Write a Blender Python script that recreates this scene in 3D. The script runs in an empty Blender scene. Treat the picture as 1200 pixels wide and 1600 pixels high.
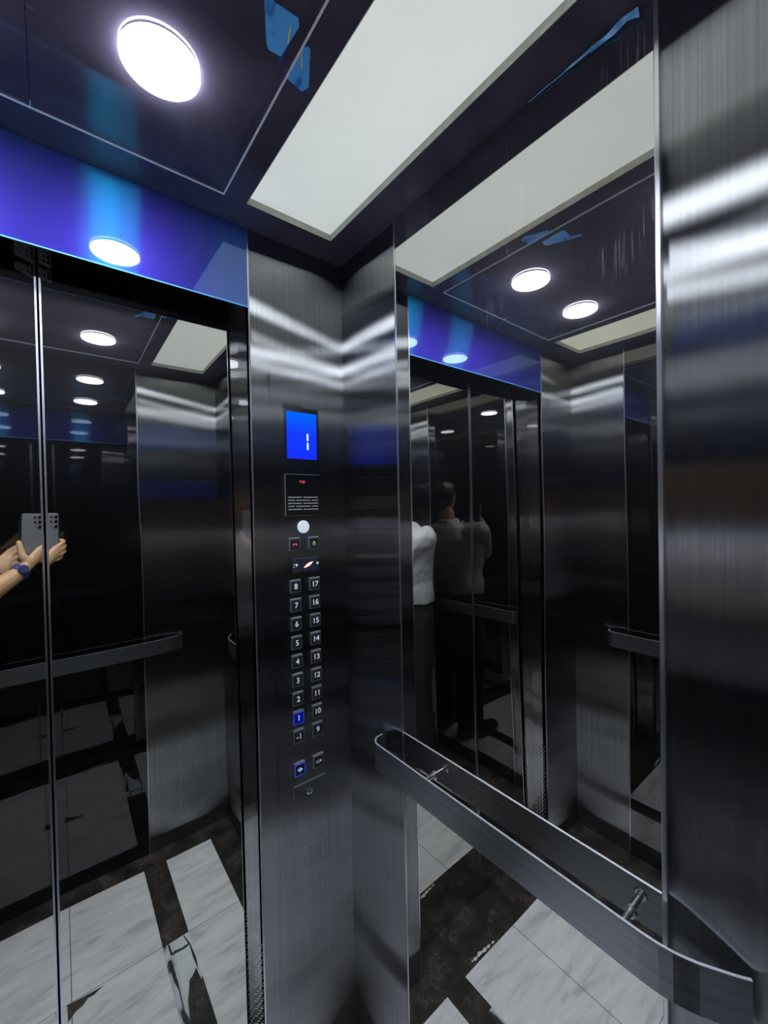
import bpy, bmesh, math, random
from mathutils import Vector, Matrix

random.seed(7)
SC = bpy.context.scene
COL = SC.collection
V = Vector

# ------------------------------------------------------------------ camera
CZ = 1.5766                       # lens height above the cabin floor
FW = V((0.6255865, 0.78003465, -0.0136918))
RT = V((0.77979162, -0.62573442, -0.01953138))
UP = V((0.02380259, -0.00154181, 0.99971549))
EYE = V((0.0, 0.0, CZ))
cd = bpy.data.cameras.new('camera')
cd.sensor_fit = 'HORIZONTAL'
cd.sensor_width = 36.0
cd.lens = 645.41 * 36.0 / 1200.0
cd.clip_start = 0.002
cd.clip_end = 50
cam = bpy.data.objects.new('camera', cd)
COL.objects.link(cam)
cam.matrix_world = Matrix(((RT.x, UP.x, -FW.x, EYE.x), (RT.y, UP.y, -FW.y, EYE.y), (RT.z, UP.z, -FW.z, EYE.z), (0, 0, 0, 1)))
SC.camera = cam

# ------------------------------------------------------------------ world, exposure, light levels
w = bpy.data.worlds.new('world'); SC.world = w; w.use_nodes = True
w.node_tree.nodes['Background'].inputs[0].default_value = (0, 0, 0, 1)
w.node_tree.nodes['Background'].inputs[1].default_value = 0.0
vs = SC.view_settings
vs.view_transform = 'Standard'; vs.look = 'None'; vs.gamma = 1.0; vs.exposure = 0.0; vs.use_curve_mapping = False
SC.cycles.max_bounces = 18
SC.cycles.glossy_bounces = 14
SC.cycles.diffuse_bounces = 5
SC.cycles.sample_clamp_indirect = 2.2
SC.cycles.sample_clamp_direct = 5.0
LAMP = 175.0        # round downlights
PANEL = 0.59       # long white diffusers
SCREEN = 1.0

# ------------------------------------------------------------------ cabin dimensions (metres)
XC = -0.0131
XR, XRM = 0.6597, 0.653          # right wall steel / mirror faces
XL, XLM = 2*XC-0.6597, 2*XC-0.653
YF, YD, YB = 1.0, 1.077, -0.062  # front wall face, door face, back wall face
H = CZ + 0.6872                  # ceiling
ZT = CZ + 0.4957                 # underside of transom
XJ = 0.3876                      # right jamb
XJL = 2*XC - XJ
MYA, MYB = 0.7546, 0.2084        # mirror limits on the side walls
BMX0, BMX1 = -0.328, 0.302       # mirror limits on the back wall
PX0, PX1, PY0, PY1 = 0.3559, 0.5762, 0.0271, 0.9172
CX1 = 0.3053
CX0 = 2*XC - CX1

# ------------------------------------------------------------------ materials
def mat(name):
    m = bpy.data.materials.new(name); m.use_nodes = True
    m.node_tree.nodes.clear()
    o = m.node_tree.nodes.new('ShaderNodeOutputMaterial')
    return m, m.node_tree, o
def N(t, kind, **kw):
    n = t.nodes.new(kind)
    for k, v in kw.items():
        if k in n.inputs: n.inputs[k].default_value = v
        else: setattr(n, k, v)
    return n
def c4(c): return (c[0], c[1], c[2], 1.0)
def coords(t, sc=(1, 1, 1), rot=(0, 0, 0)):
    tc = N(t, 'ShaderNodeTexCoord'); mp = N(t, 'ShaderNodeMapping')
    mp.inputs['Scale'].default_value = sc; mp.inputs['Rotation'].default_value = rot
    t.links.new(tc.outputs['Object'], mp.inputs[0]); return mp.outputs[0]
def ramp(t, src, stops):
    r = N(t, 'ShaderNodeValToRGB')
    els = r.color_ramp.elements
    while len(els) < len(stops): els.new(0.5)
    for e, (p, c) in zip(els, stops):
        e.position = p; e.color = c4(c) if not isinstance(c, (int, float)) else (c, c, c, 1)
    t.links.new(src, r.inputs[0]); return r.outputs[0]
def plain(name, col, rough=0.5, metal=0.0, ior=1.5, coat=0.0, noise=0.0, nscale=20):
    m, t, o = mat(name)
    b = N(t, 'ShaderNodeBsdfPrincipled')
    b.inputs['Base Color'].default_value = c4(col); b.inputs['Roughness'].default_value = rough
    b.inputs['Metallic'].default_value = metal; b.inputs['IOR'].default_value = ior
    b.inputs['Coat Weight'].default_value = coat
    if noise:
        nz = N(t, 'ShaderNodeTexNoise'); nz.inputs['Scale'].default_value = nscale; nz.inputs['Detail'].default_value = 5
        t.links.new(coords(t), nz.inputs['Vector'])
        lo = [x*(1-noise) for x in col]; hi = [min(1, x*(1+noise)) for x in col]
        t.links.new(ramp(t, nz.outputs['Fac'], [(0.3, lo), (0.7, hi)]), b.inputs['Base Color'])
    t.links.new(b.outputs[0], o.inputs[0]); return m
def emit(name, col, s):
    m, t, o = mat(name); e = N(t, 'ShaderNodeEmission'); e.inputs[0].default_value = c4(col); e.inputs[1].default_value = s
    t.links.new(e.outputs[0], o.inputs[0]); return m
def scratch_mask(t, sc, thr=0.72, rot=(0, 0, 0)):
    """thin stretched scratches, 0..1"""
    nz = N(t, 'ShaderNodeTexNoise'); nz.inputs['Scale'].default_value = 1.0; nz.inputs['Detail'].default_value = 2.0
    t.links.new(coords(t, sc, rot), nz.inputs['Vector'])
    n2 = N(t, 'ShaderNodeTexNoise'); n2.inputs['Scale'].default_value = 5.0; n2.inputs['Detail'].default_value = 1.0
    t.links.new(coords(t), n2.inputs['Vector'])
    a = ramp(t, nz.outputs['Fac'], [(thr, 0.0), (thr+0.06, 1.0)])
    b = ramp(t, n2.outputs['Fac'], [(0.5, 0.0), (0.62, 1.0)])
    mu = N(t, 'ShaderNodeMath', operation='MULTIPLY'); t.links.new(a, mu.inputs[0]); t.links.new(b, mu.inputs[1])
    return mu.outputs[0]
def mirror(name, col, rough=0.012, haze=0.006, scr=0.05, sc=(60, 420, 14), wav=0.0006, thr=0.74, zmin=None):
    """polished steel: sharp reflection, a faint hazy lobe and fine scratches"""
    m, t, o = mat(name)
    g = N(t, 'ShaderNodeBsdfGlossy'); g.inputs['Color'].default_value = c4(col); g.inputs['Roughness'].default_value = rough
    h = N(t, 'ShaderNodeBsdfGlossy'); h.inputs['Color'].default_value = (0.6, 0.62, 0.72, 1); h.inputs['Roughness'].default_value = 0.42
    mx = N(t, 'ShaderNodeMixShader')
    s = scratch_mask(t, sc, thr)
    if zmin is not None:                       # scuffs only on the upper part of the sheet
        tc = N(t, 'ShaderNodeTexCoord'); sp = N(t, 'ShaderNodeSeparateXYZ'); t.links.new(tc.outputs['Object'], sp.inputs[0])
        mr = N(t, 'ShaderNodeMapRange'); mr.inputs['From Min'].default_value = zmin; mr.inputs['From Max'].default_value = zmin+0.12
        t.links.new(sp.outputs[2], mr.inputs['Value'])
        mm = N(t, 'ShaderNodeMath', operation='MULTIPLY'); t.links.new(s, mm.inputs[0]); t.links.new(mr.outputs[0], mm.inputs[1]); s = mm.outputs[0]
    ma = N(t, 'ShaderNodeMath', operation='MULTIPLY_ADD'); t.links.new(s, ma.inputs[0]); ma.inputs[1].default_value = scr; ma.inputs[2].default_value = haze
    t.links.new(ma.outputs[0], mx.inputs[0]); t.links.new(g.outputs[0], mx.inputs[1]); t.links.new(h.outputs[0], mx.inputs[2])
    nz = N(t, 'ShaderNodeTexNoise'); nz.inputs['Scale'].default_value = 3.5; nz.inputs['Detail'].default_value = 0
    t.links.new(coords(t), nz.inputs['Vector'])
    bp = N(t, 'ShaderNodeBump'); bp.inputs['Strength'].default_value = 1.0; bp.inputs['Distance'].default_value = wav
    t.links.new(nz.outputs['Fac'], bp.inputs['Height']); t.links.new(bp.outputs[0], g.inputs['Normal'])
    t.links.new(mx.outputs[0], o.inputs[0]); return m
def brushed(name, col, tangent=(0, 0, 1), rough=0.26, aniso=0.87, grain=(260, 260, 1.2), sharp=0.0, diff=0.006, wav=0.0008):
    """hairline steel: the grain runs along the tangent, reflections smear across it"""
    m, t, o = mat(name)
    g = N(t, 'ShaderNodeBsdfAnisotropic') if False else N(t, 'ShaderNodeBsdfGlossy')
    g.distribution = 'BECKMANN'; g.inputs['Roughness'].default_value = rough; g.inputs['Anisotropy'].default_value = aniso
    tg = N(t, 'ShaderNodeCombineXYZ')
    for i in range(3): tg.inputs[i].default_value = tangent[i]
    t.links.new(tg.outputs[0], g.inputs['Tangent'])
    nz = N(t, 'ShaderNodeTexNoise'); nz.inputs['Scale'].default_value = 1.0; nz.inputs['Detail'].default_value = 4.0
    t.links.new(coords(t, grain), nz.inputs['Vector'])
    t.links.new(ramp(t, nz.outputs['Fac'], [(0.25, [x*0.82 for x in col]), (0.75, [min(1, x*1.12) for x in col])]), g.inputs['Color'])
    n2 = N(t, 'ShaderNodeTexNoise'); n2.inputs['Scale'].default_value = 2.6; n2.inputs['Detail'].default_value = 1
    t.links.new(coords(t), n2.inputs['Vector'])
    bp = N(t, 'ShaderNodeBump'); bp.inputs['Strength'].default_value = 1.0; bp.inputs['Distance'].default_value = wav
    t.links.new(n2.outputs['Fac'], bp.inputs['Height']); t.links.new(bp.outputs[0], g.inputs['Normal'])
    d = N(t, 'ShaderNodeBsdfDiffuse'); d.inputs['Color'].default_value = (0.16, 0.17, 0.20, 1)
    mx = N(t, 'ShaderNodeMixShader'); mx.inputs[0].default_value = diff
    t.links.new(g.outputs[0], mx.inputs[1]); t.links.new(d.outputs[0], mx.inputs[2])
    out = mx.outputs[0]
    if sharp:
        s = N(t, 'ShaderNodeBsdfGlossy'); s.inputs['Color'].default_value = c4(col); s.inputs['Roughness'].default_value = 0.03
        m2 = N(t, 'ShaderNodeMixShader'); m2.inputs[0].default_value = sharp
        t.links.new(out, m2.inputs[1]); t.links.new(s.outputs[0], m2.inputs[2]); out = m2.outputs[0]
    t.links.new(out, o.inputs[0]); return m

M = {}
M['mirror_right'] = mirror('polished_steel_right', (0.70, 0.69, 0.67), sc=(60, 620, 12), scr=0.13, thr=0.60, zmin=1.86)
M['mirror_door'] = mirror('polished_steel_door', (0.60, 0.60, 0.57), sc=(420, 60, 14))
M['mirror_left'] = mirror('dark_polished_steel', (0.17, 0.17, 0.17))
M['mirror_back'] = mirror('black_polished_steel', (0.095, 0.095, 0.10), sc=(420, 60, 14), haze=0.003, scr=0.05)
M['brushed'] = brushed('hairline_steel', (0.38, 0.39, 0.41), diff=0.0)
M['brushed_edge'] = brushed('bright_steel_edge', (0.8, 0.82, 0.88), aniso=0.6, rough=0.3, diff=0.12)
M['brushed_rail'] = brushed('satin_rail_steel', (0.36, 0.38, 0.42), tangent=(0, 1, 0), rough=0.34, aniso=0.3, grain=(4, 4, 300), diff=0.06)
M['brushed_rail_x'] = brushed('satin_rail_steel_back', (0.36, 0.38, 0.42), tangent=(1, 0, 0), rough=0.34, aniso=0.3, grain=(4, 4, 300), diff=0.06)
M['chrome'] = plain('chrome', (0.86, 0.87, 0.92), 0.18, 1.0)
M['edge_line'] = plain('bright_edge', (0.75, 0.78, 0.9), 0.22, 1.0)
M['door_edge'] = plain('door_edge_steel', (0.68, 0.70, 0.84), 0.24, 1.0)
M['ceiling_edge'] = plain('ceiling_edge', (0.85, 0.86, 0.95), 0.4, 0.3)
M['dark_gap'] = plain('dark_gap', (0.008, 0.008, 0.012), 0.6)
M['backing'] = plain('painted_backing', (0.02, 0.02, 0.025), 0.7)

def blue_transom():
    m, t, o = mat('blue_filmed_steel')
    s = N(t, 'ShaderNodeBsdfGlossy'); s.inputs['Color'].default_value = (0.38, 0.52, 0.60, 1); s.inputs['Roughness'].default_value = 0.035
    a = N(t, 'ShaderNodeBsdfGlossy'); a.inputs['Color'].default_value = (0.0, 0.34, 0.66, 1); a.distribution = 'BECKMANN'; a.inputs['Roughness'].default_value = 0.30; a.inputs['Anisotropy'].default_value = 0.90
    tg = N(t, 'ShaderNodeCombineXYZ'); tg.inputs[0].default_value = 1.0
    t.links.new(tg.outputs[0], a.inputs['Tangent'])
    b = N(t, 'ShaderNodeBsdfGlossy'); b.inputs['Color'].default_value = (0.045, 0.03, 0.42, 1); b.inputs['Roughness'].default_value = 0.5
    d = N(t, 'ShaderNodeBsdfDiffuse'); d.inputs['Color'].default_value = (0.05, 0.03, 0.28, 1)
    m1 = N(t, 'ShaderNodeMixShader'); m1.inputs[0].default_value = 0.72
    t.links.new(s.outputs[0], m1.inputs[1]); t.links.new(a.outputs[0], m1.inputs[2])
    m2 = N(t, 'ShaderNodeMixShader'); m2.inputs[0].default_value = 0.5
    t.links.new(b.outputs[0], m2.inputs[1]); t.links.new(d.outputs[0], m2.inputs[2])
    m3 = N(t, 'ShaderNodeMixShader'); m3.inputs[0].default_value = 0.34
    t.links.new(m1.outputs[0], m3.inputs[1]); t.links.new(m2.outputs[0], m3.inputs[2])
    # pale adhesive smears
    dd = N(t, 'ShaderNodeBsdfDiffuse'); dd.inputs['Color'].default_value = (0.35, 0.5, 0.9, 1)
    nz = N(t, 'ShaderNodeTexNoise'); nz.inputs['Scale'].default_value = 16; nz.inputs['Detail'].default_value = 6; nz.inputs['Distortion'].default_value = 1.2
    t.links.new(coords(t, (1, 1, 1.6)), nz.inputs['Vector'])
    k = ramp(t, nz.outputs['Fac'], [(0.70, 0.0), (0.78, 0.55)])
    m4 = N(t, 'ShaderNodeMixShader'); t.links.new(k, m4.inputs[0]); t.links.new(m3.outputs[0], m4.inputs[1]); t.links.new(dd.outputs[0], m4.inputs[2])
    t.links.new(m4.outputs[0], o.inputs[0]); return m
M['transom'] = blue_transom()

def ceiling_mat():
    m, t, o = mat('dark_gloss_ceiling')
    b = N(t, 'ShaderNodeBsdfPrincipled')
    b.inputs['Roughness'].default_value = 0.06; b.inputs['IOR'].default_value = 1.36
    nz = N(t, 'ShaderNodeTexNoise'); nz.inputs['Scale'].default_value = 5; nz.inputs['Detail'].default_value = 8; nz.inputs['Distortion'].default_value = 0.6
    t.links.new(coords(t), nz.inputs['Vector'])
    base = ramp(t, nz.outputs['Fac'], [(0.3, (0.040, 0.034, 0.056)), (0.75, (0.095, 0.084, 0.13))])
    s = scratch_mask(t, (30, 500, 1), 0.7)
    mx = N(t, 'ShaderNodeMix', data_type='RGBA'); t.links.new(s, mx.inputs[0]); t.links.new(base, mx.inputs[6]); mx.inputs[7].default_value = (0.25, 0.25, 0.36, 1)
    t.links.new(mx.outputs[2], b.inputs['Base Color'])
    t.links.new(b.outputs[0], o.inputs[0]); return m
M['ceiling'] = ceiling_mat()

def panel_mat(name, col, s):
    m, t, o = mat(name)
    nz = N(t, 'ShaderNodeTexNoise'); nz.inputs['Scale'].default_value = 3.0; nz.inputs['Detail'].default_value = 3
    t.links.new(coords(t), nz.inputs['Vector'])
    k = ramp(t, nz.outputs['Fac'], [(0.3, [x*0.84 for x in col]), (0.7, col)])
    e = N(t, 'ShaderNodeEmission'); e.inputs[1].default_value = s; t.links.new(k, e.inputs[0])
    d = N(t, 'ShaderNodeBsdfDiffuse'); d.inputs[0].default_value = (0.5, 0.5, 0.48, 1)
    ad = N(t, 'ShaderNodeAddShader'); t.links.new(e.outputs[0], ad.inputs[0]); t.links.new(d.outputs[0], ad.inputs[1])
    t.links.new(ad.outputs[0], o.inputs[0]); return m
M['panel_right'] = panel_mat('white_diffuser', (0.86, 0.92, 0.90), PANEL)
M['panel_left'] = panel_mat('cream_diffuser', (0.88, 0.90, 0.72), PANEL*0.9)
M['lip'] = plain('grey_acrylic_lip', (0.42, 0.43, 0.36), 0.5, noise=0.15, nscale=40)
M['lamp'] = emit('lamp_diffuser', (0.90, 0.95, 1.0), LAMP)
M['lamp_ring'] = emit('lamp_glow_ring', (0.85, 0.93, 1.0), 6.0)
M['lamp_trim'] = plain('lamp_trim', (0.25, 0.2, 0.2), 0.3, 1.0)

def floor_mat():
    """white veined marble tiles, dark brown marble border and stripes; position picks the stone"""
    m, t, o = mat('marble_floor')
    tc = N(t, 'ShaderNodeTexCoord'); sp = N(t, 'ShaderNodeSeparateXYZ'); t.links.new(tc.outputs['Object'], sp.inputs[0])
    X, Y = sp.outputs[0], sp.outputs[1]
    def mth(op, a, b=None, c=None):
        n = N(t, 'ShaderNodeMath', operation=op)
        for i, v in enumerate((a, b, c)):
            if v is None: continue
            if isinstance(v, (int, float)): n.inputs[i].default_value = v
            else: t.links.new(v, n.inputs[i])
        return n.outputs[0]
    ax = mth('ABSOLUTE', mth('SUBTRACT', X, XC))
    bord = mth('GREATER_THAN', ax, 0.5456 - XC)
    yb1 = mth('LESS_THAN', Y, 0.0315); yf1 = mth('GREATER_THAN', Y, 0.9081)
    st = mth('MULTIPLY', mth('GREATER_THAN', ax, 0.2676-XC), mth('LESS_THAN', ax, 0.3551-XC))
    dark = mth('MAXIMUM', mth('MAXIMUM', bord, yb1), mth('MAXIMUM', yf1, st))
    # joints
    j1 = mth('LESS_THAN', mth('ABSOLUTE', mth('SUBTRACT', X, 0.0019)), 0.0012)
    j2 = mth('LESS_THAN', mth('ABSOLUTE', mth('SUBTRACT', Y, 0.453)), 0.0010)
    jj = mth('MAXIMUM', j1, j2)
    # white marble
    nz = N(t, 'ShaderNodeTexNoise'); nz.inputs['Scale'].default_value = 3.2; nz.inputs['Detail'].default_value = 9; nz.inputs['Roughness'].default_value = 0.62; nz.inputs['Distortion'].default_value = 0.5
    t.links.new(coords(t, (1.4, 6.5, 1), (0, 0, 0.75)), nz.inputs['Vector'])
    wh = ramp(t, nz.outputs['Fac'], [(0.34, (0.52, 0.53, 0.57)), (0.46, (0.72, 0.73, 0.76)), (0.62, (0.84, 0.85, 0.87))])
    # brown marble
    vo = N(t, 'ShaderNodeTexVoronoi', feature='DISTANCE_TO_EDGE'); vo.inputs['Scale'].default_value = 34
    n3 = N(t, 'ShaderNodeTexNoise'); n3.inputs['Scale'].default_value = 14; n3.inputs['Detail'].default_value = 6
    t.links.new(coords(t), n3.inputs['Vector'])
    av = N(t, 'ShaderNodeVectorMath', operation='ADD'); sc_ = N(t, 'ShaderNodeVectorMath', operation='SCALE'); sc_.inputs['Scale'].default_value = 0.16
    t.links.new(n3.outputs['Color'], sc_.inputs[0]); t.links.new(coords(t), av.inputs[0]); t.links.new(sc_.outputs[0], av.inputs[1]); t.links.new(av.outputs[0], vo.inputs['Vector'])
    vein = ramp(t, vo.outputs['Distance'], [(0.0, 1.0), (0.035, 0.0)])
    n4 = N(t, 'ShaderNodeTexNoise'); n4.inputs['Scale'].default_value = 11; n4.inputs['Detail'].default_value = 7; t.links.new(coords(t), n4.inputs['Vector'])
    br = ramp(t, n4.outputs['Fac'], [(0.3, (0.010, 0.009, 0.009)), (0.55, (0.030, 0.027, 0.024)), (0.75, (0.080, 0.068, 0.055))])
    vm = mth('MULTIPLY', vein, ramp(t, n4.outputs['Fac'], [(0.42, 0.0), (0.60, 0.6)]))
    mb = N(t, 'ShaderNodeMix', data_type='RGBA'); t.links.new(vm, mb.inputs[0]); t.links.new(br, mb.inputs[6]); mb.inputs[7].default_value = (0.30, 0.26, 0.21, 1)
    m1 = N(t, 'ShaderNodeMix', data_type='RGBA'); t.links.new(dark, m1.inputs[0]); t.links.new(wh, m1.inputs[6]); t.links.new(mb.outputs[2], m1.inputs[7])
    m2 = N(t, 'ShaderNodeMix', data_type='RGBA'); t.links.new(mth('MULTIPLY', jj, mth('SUBTRACT', 1.0, dark)), m2.inputs[0]); t.links.new(m1.outputs[2], m2.inputs[6]); m2.inputs[7].default_value = (0.10, 0.10, 0.11, 1)
    b = N(t, 'ShaderNodeBsdfPrincipled'); b.inputs['Roughness'].default_value = 0.28
    t.links.new(m2.outputs[2], b.inputs['Base Color']); t.links.new(b.outputs[0], o.inputs[0]); return m
M['floor'] = floor_mat()

# ------------------------------------------------------------------ mesh helpers
def obj(name, bm, m, parent=None, smooth=False):
    me = bpy.data.meshes.new(name); bmesh.ops.recalc_face_normals(bm, faces=bm.faces[:]); bm.to_mesh(me); bm.free()
    if m is not None: me.materials.append(m)
    if smooth:
        for p in me.polygons: p.use_smooth = True
    o = bpy.data.objects.new(name, me); COL.objects.link(o)
    if parent is not None:
        o.parent = parent
        o.matrix_parent_inverse = Matrix.Identity(4)
        o.location = -parent.location if parent.type == 'EMPTY' else (0, 0, 0)
        # every mesh is authored in world metres, so undo the parent's own place
        if parent.type != 'EMPTY': o.location = (0, 0, 0)
    return o
def thing(name, label, cat, loc=(0, 0, 0), group=None):
    o = bpy.data.objects.new(name, None); COL.objects.link(o); o.location = loc; o.empty_display_size = 0.05
    o['label'] = label; o['category'] = cat
    if group: o['group'] = group
    return o
def tag(o, label, cat, group=None):
    o['label'] = label; o['category'] = cat
    if group: o['group'] = group
    return o
def struct(name, bm, m, label=None):
    o = obj(name, bm, m); o['kind'] = 'structure'
    if label: o['label'] = label
    return o
def add_box(bm, x0, x1, y0, y1, z0, z1, f=None):
    vs_ = [bm.verts.new(f(V(c)) if f else c) for c in ((x0, y0, z0), (x1, y0, z0), (x1, y1, z0), (x0, y1, z0), (x0, y0, z1), (x1, y0, z1), (x1, y1, z1), (x0, y1, z1))]
    for q in ((0, 3, 2, 1), (4, 5, 6, 7), (0, 1, 5, 4), (1, 2, 6, 5), (2, 3, 7, 6), (3, 0, 4, 7)): bm.faces.new([vs_[i] for i in q])
    return vs_
def box(x0, x1, y0, y1, z0, z1, bev=0.0, seg=2, f=None):
    bm = bmesh.new(); add_box(bm, x0, x1, y0, y1, z0, z1, f)
    if bev: bmesh.ops.bevel(bm, geom=bm.edges[:], offset=bev, segments=seg, affect='EDGES', profile=0.5)
    return bm
def boxes(lst):
    bm = bmesh.new()
    for b in lst: add_box(bm, *b)
    return bm
def frame_axes(d):
    d = d.normalized(); u = V((0, 0, 1)) if abs(d.z) < 0.9 else V((1, 0, 0))
    a = d.cross(u).normalized(); return a, d.cross(a).normalized()
def add_cyl(bm, p0, p1, r0, r1=None, n=24):
    r1 = r0 if r1 is None else r1
    p0, p1 = V(p0), V(p1); a, b = frame_axes(p1-p0)
    A = [bm.verts.new(p0+(a*math.cos(t)+b*math.sin(t))*r0) for t in [2*math.pi*i/n for i in range(n)]]
    B = [bm.verts.new(p1+(a*math.cos(t)+b*math.sin(t))*r1) for t in [2*math.pi*i/n for i in range(n)]]
    bm.faces.new(A); bm.faces.new(B[::-1])
    for i in range(n): bm.faces.new((A[i], B[i], B[(i+1) % n], A[(i+1) % n]))
def cyl(p0, p1, r0, r1=None, n=24):
    bm = bmesh.new(); add_cyl(bm, p0, p1, r0, r1, n); return bm
def add_lathe(bm, c, axis, prof, n=32):
    """prof: list of (distance along axis, radius)"""
    c, axis = V(c), V(axis).normalized(); a, b = frame_axes(axis)
    rings = []
    for d, r in prof:
        rings.append([bm.verts.new(c+axis*d+(a*math.cos(t)+b*math.sin(t))*max(r, 1e-5)) for t in [2*math.pi*i/n for i in range(n)]])
    for R0, R1 in zip(rings, rings[1:]):
        for i in range(n): bm.faces.new((R0[i], R1[i], R1[(i+1) % n], R0[(i+1) % n]))
    bm.faces.new(rings[0]); bm.faces.new(rings[-1][::-1])
def lathe(c, axis, prof, n=32):
    bm = bmesh.new(); add_lathe(bm, c, axis, prof, n); return bm
def add_prism(bm, pts, z0, z1, fn):
    """polygon pts (u,v) swept z0..z1, placed with fn(u,v,z)"""
    A = [bm.verts.new(fn(u, v, z0)) for u, v in pts]; B = [bm.verts.new(fn(u, v, z1)) for u, v in pts]
    bm.faces.new(A); bm.faces.new(B[::-1])
    for i in range(len(pts)):
        j = (i+1) % len(pts); bm.faces.new((A[i], B[i], B[j], A[j]))
def prism(pts, z0, z1, fn):
    bm = bmesh.new(); add_prism(bm, pts, z0, z1, fn); return bm
def text_mesh(name, s, size, m, parent, place, depth=0.0004, width=None):
    cu = bpy.data.curves.new(name, 'FONT'); cu.body = s; cu.size = size; cu.extrude = depth; cu.align_x = 'CENTER'; cu.align_y = 'CENTER'
    cu.offset = size*0.012
    tmp = bpy.data.objects.new(name+'_tmp', cu); COL.objects.link(tmp)
    dg = bpy.context.evaluated_depsgraph_get(); me = bpy.data.meshes.new_from_object(tmp.evaluated_get(dg))
    bpy.data.objects.remove(tmp)
    me.transform(place); me.materials.clear(); me.materials.append(m)
    o = bpy.data.objects.new(name, me); COL.objects.link(o); o.parent = parent; o.location = (0, 0, 0)
    return o

# ================================================================== STRUCTURE
# floor
struct('floor', box(XL-0.03, XR+0.03, YB-0.03, 1.0706, -0.04, 0.0), M['floor'])
sill = struct('trim_1', box(XJL-0.05, XJ+0.05, 1.0706, 1.11, -0.04, 0.0015), M['edge_line'])

# ---- front wall: two return panels and the transom over the doors
wf = struct('wall_front', boxes([(XJL, XJ, 1.012, 1.030, ZT+0.004, H+0.05),
                                 (XL-0.03, XJL-0.004, 1.02, 1.16, 0, H+0.05), (XJ+0.004, XR+0.03, 1.02, 1.16, 0, H+0.05),
                                 (XL-0.03, XR+0.03, 1.13, 1.18, -0.04, H+0.05)]), M['backing'])
obj('steel_panel', box(XJ, XR, YF, 1.019, 0, H), M['brushed'], wf)
obj('steel_panel', box(XL, XJL, YF, 1.019, 0, H), M['brushed'], wf)
tr = obj('transom_panel', box(XJL, XJ, YF, 1.0115, ZT, H), M['transom'], wf); tr['label'] = 'blue film covered transom panel'
obj('soffit', box(XJL, XJ, YF+0.001, 1.085, ZT-0.0008, ZT+0.0035), M['mirror_back'], wf)
obj('edge_trim', box(XJ-0.0015, XJ+0.0015, YF-0.0012, YF+0.002, 0, H), M['edge_line'], wf)
obj('edge_trim', box(XJL-0.0015, XJL+0.0015, YF-0.0012, YF+0.002, 0, H), M['edge_line'], wf)
obj('edge_trim', box(XJL, XJ, YF-0.0010, YF+0.0012, ZT-0.0008, ZT+0.0014), plain('blue_edge', (0.1, 0.45, 0.9), 0.35, 0.6), wf)
# jamb returns with a perforated foot
M['brushed_jamb'] = brushed('jamb_steel', (0.62, 0.63, 0.68), rough=0.2, sharp=0.25)
jr = obj('door_jamb', box(XJ, XJ+0.0035, YF+0.001, 1.125, 0, ZT), M['brushed_jamb'], wf)
jl = obj('door_jamb', box(XJL-0.0035, XJL, YF+0.001, 1.125, 0, ZT), M['brushed_jamb'], wf)
M['perf'] = plain('punched_hole_rim', (0.9, 0.92, 0.96), 0.35, 0.6)
def perf(x, sx, par):
    bm = bmesh.new()
    for i in range(46):
        for j in range(5):
            y = 1.012 + j*0.0135 + (0.0 if i % 2 else 0.0035); z = 0.03 + i*0.0098
            if y > 1.070: continue
            add_cyl(bm, (x, y, z), (x-sx*0.0007, y, z), 0.0017, 0.0011, 8)
    p = obj('perforation', bm, M['perf'], par); p['label'] = 'punched ventilation dots'
perf(XJ, 1, jr); perf(XJL, -1, jl)

# ---- doors
def leaf(idx, x0, x1, tx, label):
    f = lambda c: V((c.x, c.y - tx*(c.x-XC) + 0.0088*(c.z-1.177), c.z))
    d = struct('door_%d' % idx, box(x0, x1, YD, YD+0.03, 0.004, ZT+0.06, f=f), M['mirror_door'], label)
    xe = x0 if idx == 2 else x1; s = 1 if idx == 2 else -1
    bm = bmesh.new(); add_box(bm, min(xe, xe+s*0.0034), max(xe, xe+s*0.0034), YD-0.0012, YD+0.012, 0.004, ZT+0.06, f=f)
    obj('door_edge', bm, M['door_edge'], d)
    return d
leaf(1, XJL-0.012, XC-0.0019, -0.0176, 'left mirror polished lift door leaf')
leaf(2, XC+0.0019, XJ+0.012, 0.006, 'right mirror polished lift door leaf')

# ---- side walls
def side_wall(name, xf, xm, s):
    wl = struct(name, box(min(xf+s*0.012, xf+s*0.05), max(xf+s*0.012, xf+s*0.05), YB-0.05, 1.18, -0.04, H+0.05), M['backing'])
    a, b = sorted((xf, xf+s*0.0115)); c, d = sorted((xm, xm+s*0.0115))
    obj('steel_panel', box(a, b, MYA+0.003, 1.0, 0, H), M['brushed'], wl)
    obj('steel_panel', box(a, b, YB, MYB-0.004, 0, H), M['brushed'], wl)
    obj('mirror_panel', box(c, d, MYB, MYA, 0, H), M['mirror_right'] if s > 0 else M['mirror_left'], wl)
    e0, e1 = sorted((xm-s*0.0016, xf+s*0.01))
    obj('edge_trim', box(e0, e1, MYA, MYA+0.003, 0, H), M['edge_line'], wl)
    obj('edge_trim', box(e0, e1, MYB-0.007, MYB, 0, H, 0.0014), M['brushed_edge'], wl)
    return wl
side_wall('wall_right', XR, XRM, 1)
side_wall('wall_left', XL, XLM, -1)
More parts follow.
